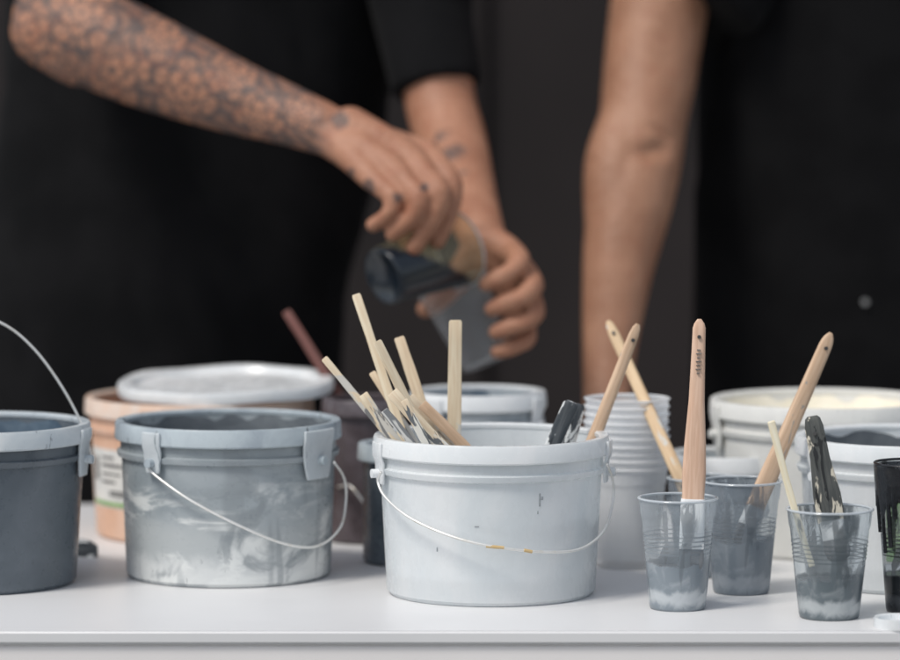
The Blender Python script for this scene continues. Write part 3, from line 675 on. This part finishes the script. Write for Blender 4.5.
# --- person with tattooed arm, pouring
f = bmesh.new()
schain(f, [P_(60, -200, .86, .060), P_(72, -120, .80, .057), P_(70, -50, .71, .052), P_(60, 5, .64, .048), P_(58, 24, .62, .0485), P_(90, 36, .60, .053), P_(135, 56, .58, .052), P_(180, 75, .56, .047), P_(235, 97, .54, .0395), P_(285, 114, .515, .0325), P_(322, 128, .49, .028)], 3)
chain(f, [P_(48, 30, .615, .041), P_(80, 50, .60, .040)])
W0 = P_(322, 130, .49, .027)
mc = [P_(372, 178, .425, .0135), P_(392, 168, .43, .0145), P_(412, 160, .445, .0155), P_(427, 155, .465, .0155)]
for m in mc: schain(f, [(W0[0], .024), ((W0[0] + m[0]) / 2 + Vector((0, 0, .003)), .018), m], 3)
chain(f, [P_(350, 128, .48, .023), P_(395, 148, .46, .017), mc[2]])
schain(f, [mc[0], P_(385, 190, .412, .0105), P_(394, 200, .405, .0114), P_(388, 215, .404, .0086), P_(373, 225, .412, .0078)], 3)
schain(f, [mc[1], P_(409, 186, .41, .0110), P_(419, 199, .40, .0126), P_(413, 217, .400, .0096), P_(393, 234, .41, .0086)], 3)
schain(f, [mc[2], P_(429, 178, .42, .0116), P_(439, 192, .408, .0133), P_(434, 217, .406, .0102), P_(414, 248, .412, .0088)], 3)
schain(f, [mc[3], P_(443, 170, .445, .0116), P_(451, 186, .435, .0129), P_(449, 213, .426, .0101), P_(437, 241, .425, .0088)], 3)
schain(f, [P_(375, 150, .50, .018), P_(398, 190, .515, .0145), P_(405, 225, .505, .0120), P_(412, 246, .495, .0105)], 3)
# other arm and hand
schain(f, [P_(408, -200, .86, .056), P_(414, -110, .82, .048), P_(430, 20, .78, .043), P_(440, 100, .75, .040), P_(451, 140, .715, .0395), P_(463, 185, .65, .035), P_(474, 215, .59, .029), P_(483, 238, .55, .025)])
w = ref(484, 242, .545)
M2 = [P_(512, 254, .515, .0150), P_(524, 274, .515, .0150), P_(527, 296, .515, .0145), P_(522, 318, .515, .013)]
for m in M2: schain(f, [(w, .022), ((w + m[0]) / 2 + Vector((.003, 0, 0)), .018), m], 3)
schain(f, [M2[0], P_(519, 262, .468, .0123), P_(510, 272, .452, .0100), P_(498, 279, .446, .0104), P_(486, 284, .450, .0082)], 3)
schain(f, [M2[1], P_(532, 286, .465, .0128), P_(522, 297, .450, .0104), P_(508, 303, .446, .0108), P_(492, 309, .450, .0085)], 3)
schain(f, [M2[2], P_(534, 312, .468, .0121), P_(524, 322, .453, .0099), P_(510, 327, .449, .0103), P_(496, 332, .453, .0082)], 3)
schain(f, [M2[3], P_(527, 337, .475, .0106), P_(518, 345, .463, .0087), P_(507, 349, .459, .0090), P_(497, 352, .462, .0074)], 3)
schain(f, [(w, .021), P_(466, 268, .555, .017), P_(448, 290, .550, .0135), P_(433, 305, .53, .0115), P_(425, 309, .515, .0095)], 3)
hc1 = ref(210, -430, .80)
head(f, hc1, ref(205, -270, .88))
chain(f, [P_(60, -210, .89, .055), P_(205, -240, .90, .065), P_(405, -210, .89, .055)])
chain(f, [P_(205, -200, .92, .08), P_(180, 300, .92, .07)])
sh = bmesh.new()
loft(sh, [(ref(160, 560, .90), .215, .125), (ref(160, 450, .90), .205, .125), (ref(160, 300, .90), .213, .128), (ref(178, 190, .90), .22, .13), (ref(197, 80, .90), .222, .13), (ref(205, -60, .90), .222, .13), (ref(205, -160, .90), .215, .115), (ref(205, -225, .90), .17, .08), (ref(205, -262, .90), .08, .065)])
chain(sh, [P_(60, -195, .87, .075), P_(70, -120, .81, .070)])
chain(sh, [P_(375, -190, .88, .075), P_(408, -150, .84, .066), P_(420, -20, .80, .058)])
A_, B_ = ref(420, -20, .795), ref(437, 90, .755); d = B_ - A_
bmesh.ops.create_cone(sh, cap_ends=True, segments=32, radius1=.057, radius2=.053, depth=d.length, matrix=Matrix.Translation((A_ + B_) / 2) @ d.to_track_quat('Z', 'Y').to_matrix().to_4x4())
tr = bmesh.new(); hx = ref(160, 560, .88).x
legs(f, tr, hx, .92, -.06, ref(180, 300, .92))
loft(tr, [(Vector((hx, .92, -.16)), .17, .11), (Vector((hx, .91, .0)), .19, .115)])
dn1 = [(ref(338, 128, .465), Vector((.35, 0, .94)).normalized(), .024, .004, .0016),
       (ref(481, 230, .53), Vector((1, 0, -.3)).normalized(), .024, .004, .0016)]
p1, s1 = person(f, sh, tr, M_skin1, 'person in black t-shirt with tattooed forearm pouring paint between cups', hc1, 1.3, 4, dn1)
# --- second person
f = bmesh.new()
schain(f, [P_(720, -200, .92, .062), P_(692, -140, .86, .060), P_(668, -50, .84, .0575), P_(657, 20, .82, .0555), P_(649, 80, .79, .0530), P_(643, 120, .765, .0500), P_(638, 155, .745, .0502), P_(630, 200, .72, .0485), P_(620, 255, .69, .0415), P_(613, 310, .665, .0345), P_(609, 355, .645, .0295), P_(607, 400, .62, .0265), P_(606, 440, .60, .027)], 5)
schain(f, [P_(628, 125, .752, .035), P_(620, 165, .728, .040), P_(617, 215, .706, .037), P_(614, 270, .680, .030)], 4)
w = ref(606, 440, .60)
for i, (dx, ln) in enumerate(((-.036, .05), (-.013, .062), (.010, .06), (.031, .045))):
    m = Vector((w.x + dx * .9, .545, .026)); chain(f, [(w, .022), ((w + m) / 2, .018), (m, .0145), (m + Vector((dx * .15, -.03, -.004)), .0115), (m + Vector((dx * .25, -ln, -.016)), .0085)])
chain(f, [(w, .02), (w + Vector((-.035, -.03, -.04)), .015), (Vector((w.x - .062, .535, .014)), .0115)])
hc2 = ref(885, -440, .86); head(f, hc2, ref(885, -270, .92))
chain(f, [P_(720, -200, .93, .055), P_(885, -240, .93, .065), P_(1050, -200, .93, .055)])
chain(f, [P_(885, -200, .94, .08), P_(885, 300, .95, .07)])
schain(f, [P_(1050, -200, .93, .055), P_(1095, 30, .94, .05), P_(1110, 160, .92, .045), P_(1120, 330, .80, .03), P_(1118, 380, .78, .027), P_(1115, 430, .76, .03)])
sh = bmesh.new()
loft(sh, [(ref(890, 560, .93), .225, .13), (ref(890, 420, .93), .225, .13), (ref(890, 300, .93), .223, .13), (ref(890, 150, .93), .220, .13), (ref(888, 0, .93), .213, .13), (ref(885, -150, .93), .205, .115), (ref(885, -225, .93), .17, .08), (ref(885, -262, .93), .08, .065)])
chain(sh, [P_(730, -190, .92, .075), P_(700, -110, .86, .072)])
A_, B_ = ref(768, -140, .875), ref(698, 6, .815); d = B_ - A_
bmesh.ops.create_cone(sh, cap_ends=True, segments=32, radius1=.070, radius2=.070, depth=d.length, matrix=Matrix.Translation((A_ + B_) / 2) @ d.to_track_quat('Z', 'Y').to_matrix().to_4x4())
chain(sh, [P_(1050, -190, .93, .07), P_(1090, 0, .94, .06)])
tr = bmesh.new(); hx = ref(890, 560, .93).x; legs(f, tr, hx, .95, -.06, ref(885, 300, .95)); loft(tr, [(Vector((hx, .95, -.16)), .18, .12), (Vector((hx, .94, .0)), .2, .12)])
dn2 = [(ref(655, 150, .70), Vector((1, 0, .25)).normalized(), .034, .011, .009), (ref(660, 132, .71), Vector((1, 0, -.35)).normalized(), .026, .007, .004), (ref(662, 60, .76), Vector((.1, 0, 1)).normalized(), .06, .016, .004)]
p2, s2 = person(f, sh, tr, M_skin2, 'person in black t-shirt and black apron resting a hand on table', hc2, 5.1, 12, dn2)
# apron: curved sheet in front of torso
V, F = [], []
cx = ref(890, 300, .93).x; nx, nz = 26, 30; zt, zb = ref(890, -60, .8).z, -.35
for j in range(nz + 1):
    z = zt + (zb - zt) * j / nz; hw = 1.35 * (.55 + .45 * min(1, j / 9))
    for i in range(nx + 1):
        a = (i / nx * 2 - 1) * hw
        rx, ry = .240, .150
        q = noise.noise(Vector((a * 2.0, z * 2.5, 7))) * .008
        V.append((cx + (rx + q) * math.sin(a), .93 - (ry + q) * math.cos(a), z))
for j in range(nz):
    for i in range(nx): b0 = j * (nx + 1) + i; F.append((b0, b0 + 1, b0 + nx + 2, b0 + nx + 1))
ap = mk('apron', V, F, M_apron, p2, sharp=None); m = ap.modifiers.new('s', 'SOLIDIFY'); m.thickness = .002
q = ref(865, 302, .775)
V, F = tube([Vector((q.x, .772, q.z)), Vector((q.x, .79, q.z))], .0035, 16); mk('snap_button', V, F, M_snap, ap)
# ---------------------------------------------------------------- cups held by the pouring person
a, b_ = ref(383, 277, .418), ref(456, 249, .478)
cup(a, orient(a, b_), .0400, .0305, (b_ - a).length + .004, M_cuppour, 'clear cup with dark paint tipped by tattooed hand', rimmat=M_cuprim, ribs=False)
a, b_ = ref(487, 363, .485), ref(458, 296, .50)
cup(a, orient(a, b_), .0375, .026, (b_ - a).length + .012, M_cupclear, 'empty clear cup held under the pouring cup', rimmat=M_cuprim)
# ---------------------------------------------------------------- light, world, camera
w = bpy.data.worlds.new('World'); sc.world = w; w.use_nodes = True; nt = w.node_tree; nt.nodes.clear()
sky = nd(nt, 'ShaderNodeTexSky'); sky.sky_type = 'NISHITA'; sky.sun_disc = False
EL, AZ = math.radians(55), math.radians(228)
sky.sun_elevation = EL; sky.sun_rotation = AZ
hs = nd(nt, 'ShaderNodeHueSaturation', {'Saturation': .38, 'Color': sky.outputs[0]})
bg = nd(nt, 'ShaderNodeBackground', {'Color': hs.outputs[0], 'Strength': .15}); o_ = nd(nt, 'ShaderNodeOutputWorld', {0: bg.outputs[0]})
sl = bpy.data.lights.new('sun', 'SUN'); sl.energy = 2.4; sl.angle = math.radians(16); sl.color = (1, .95, .88)
so = bpy.data.objects.new('sun', sl); COL.objects.link(so)
sd = Vector((math.sin(AZ) * math.cos(EL), math.cos(AZ) * math.cos(EL), math.sin(EL)))
so.rotation_mode = 'QUATERNION'; so.rotation_quaternion = sd.to_track_quat('Z', 'Y'); so.location = sd * 5
cd = bpy.data.cameras.new('camera'); cd.lens = 150; cd.sensor_width = 36; cd.clip_end = 60; cd.clip_start = .1
cd.dof.use_dof = True; cd.dof.focus_distance = 3.40; cd.dof.aperture_fstop = 2.8
co = bpy.data.objects.new('camera', cd); COL.objects.link(co); co.location = (0, -CAMY, CAMZ); co.rotation_euler = (math.pi / 2 - PITCH, 0, 0)
sc.camera = co
sc.view_settings.view_transform = 'Standard'; sc.view_settings.look = 'None'; sc.view_settings.exposure = 0
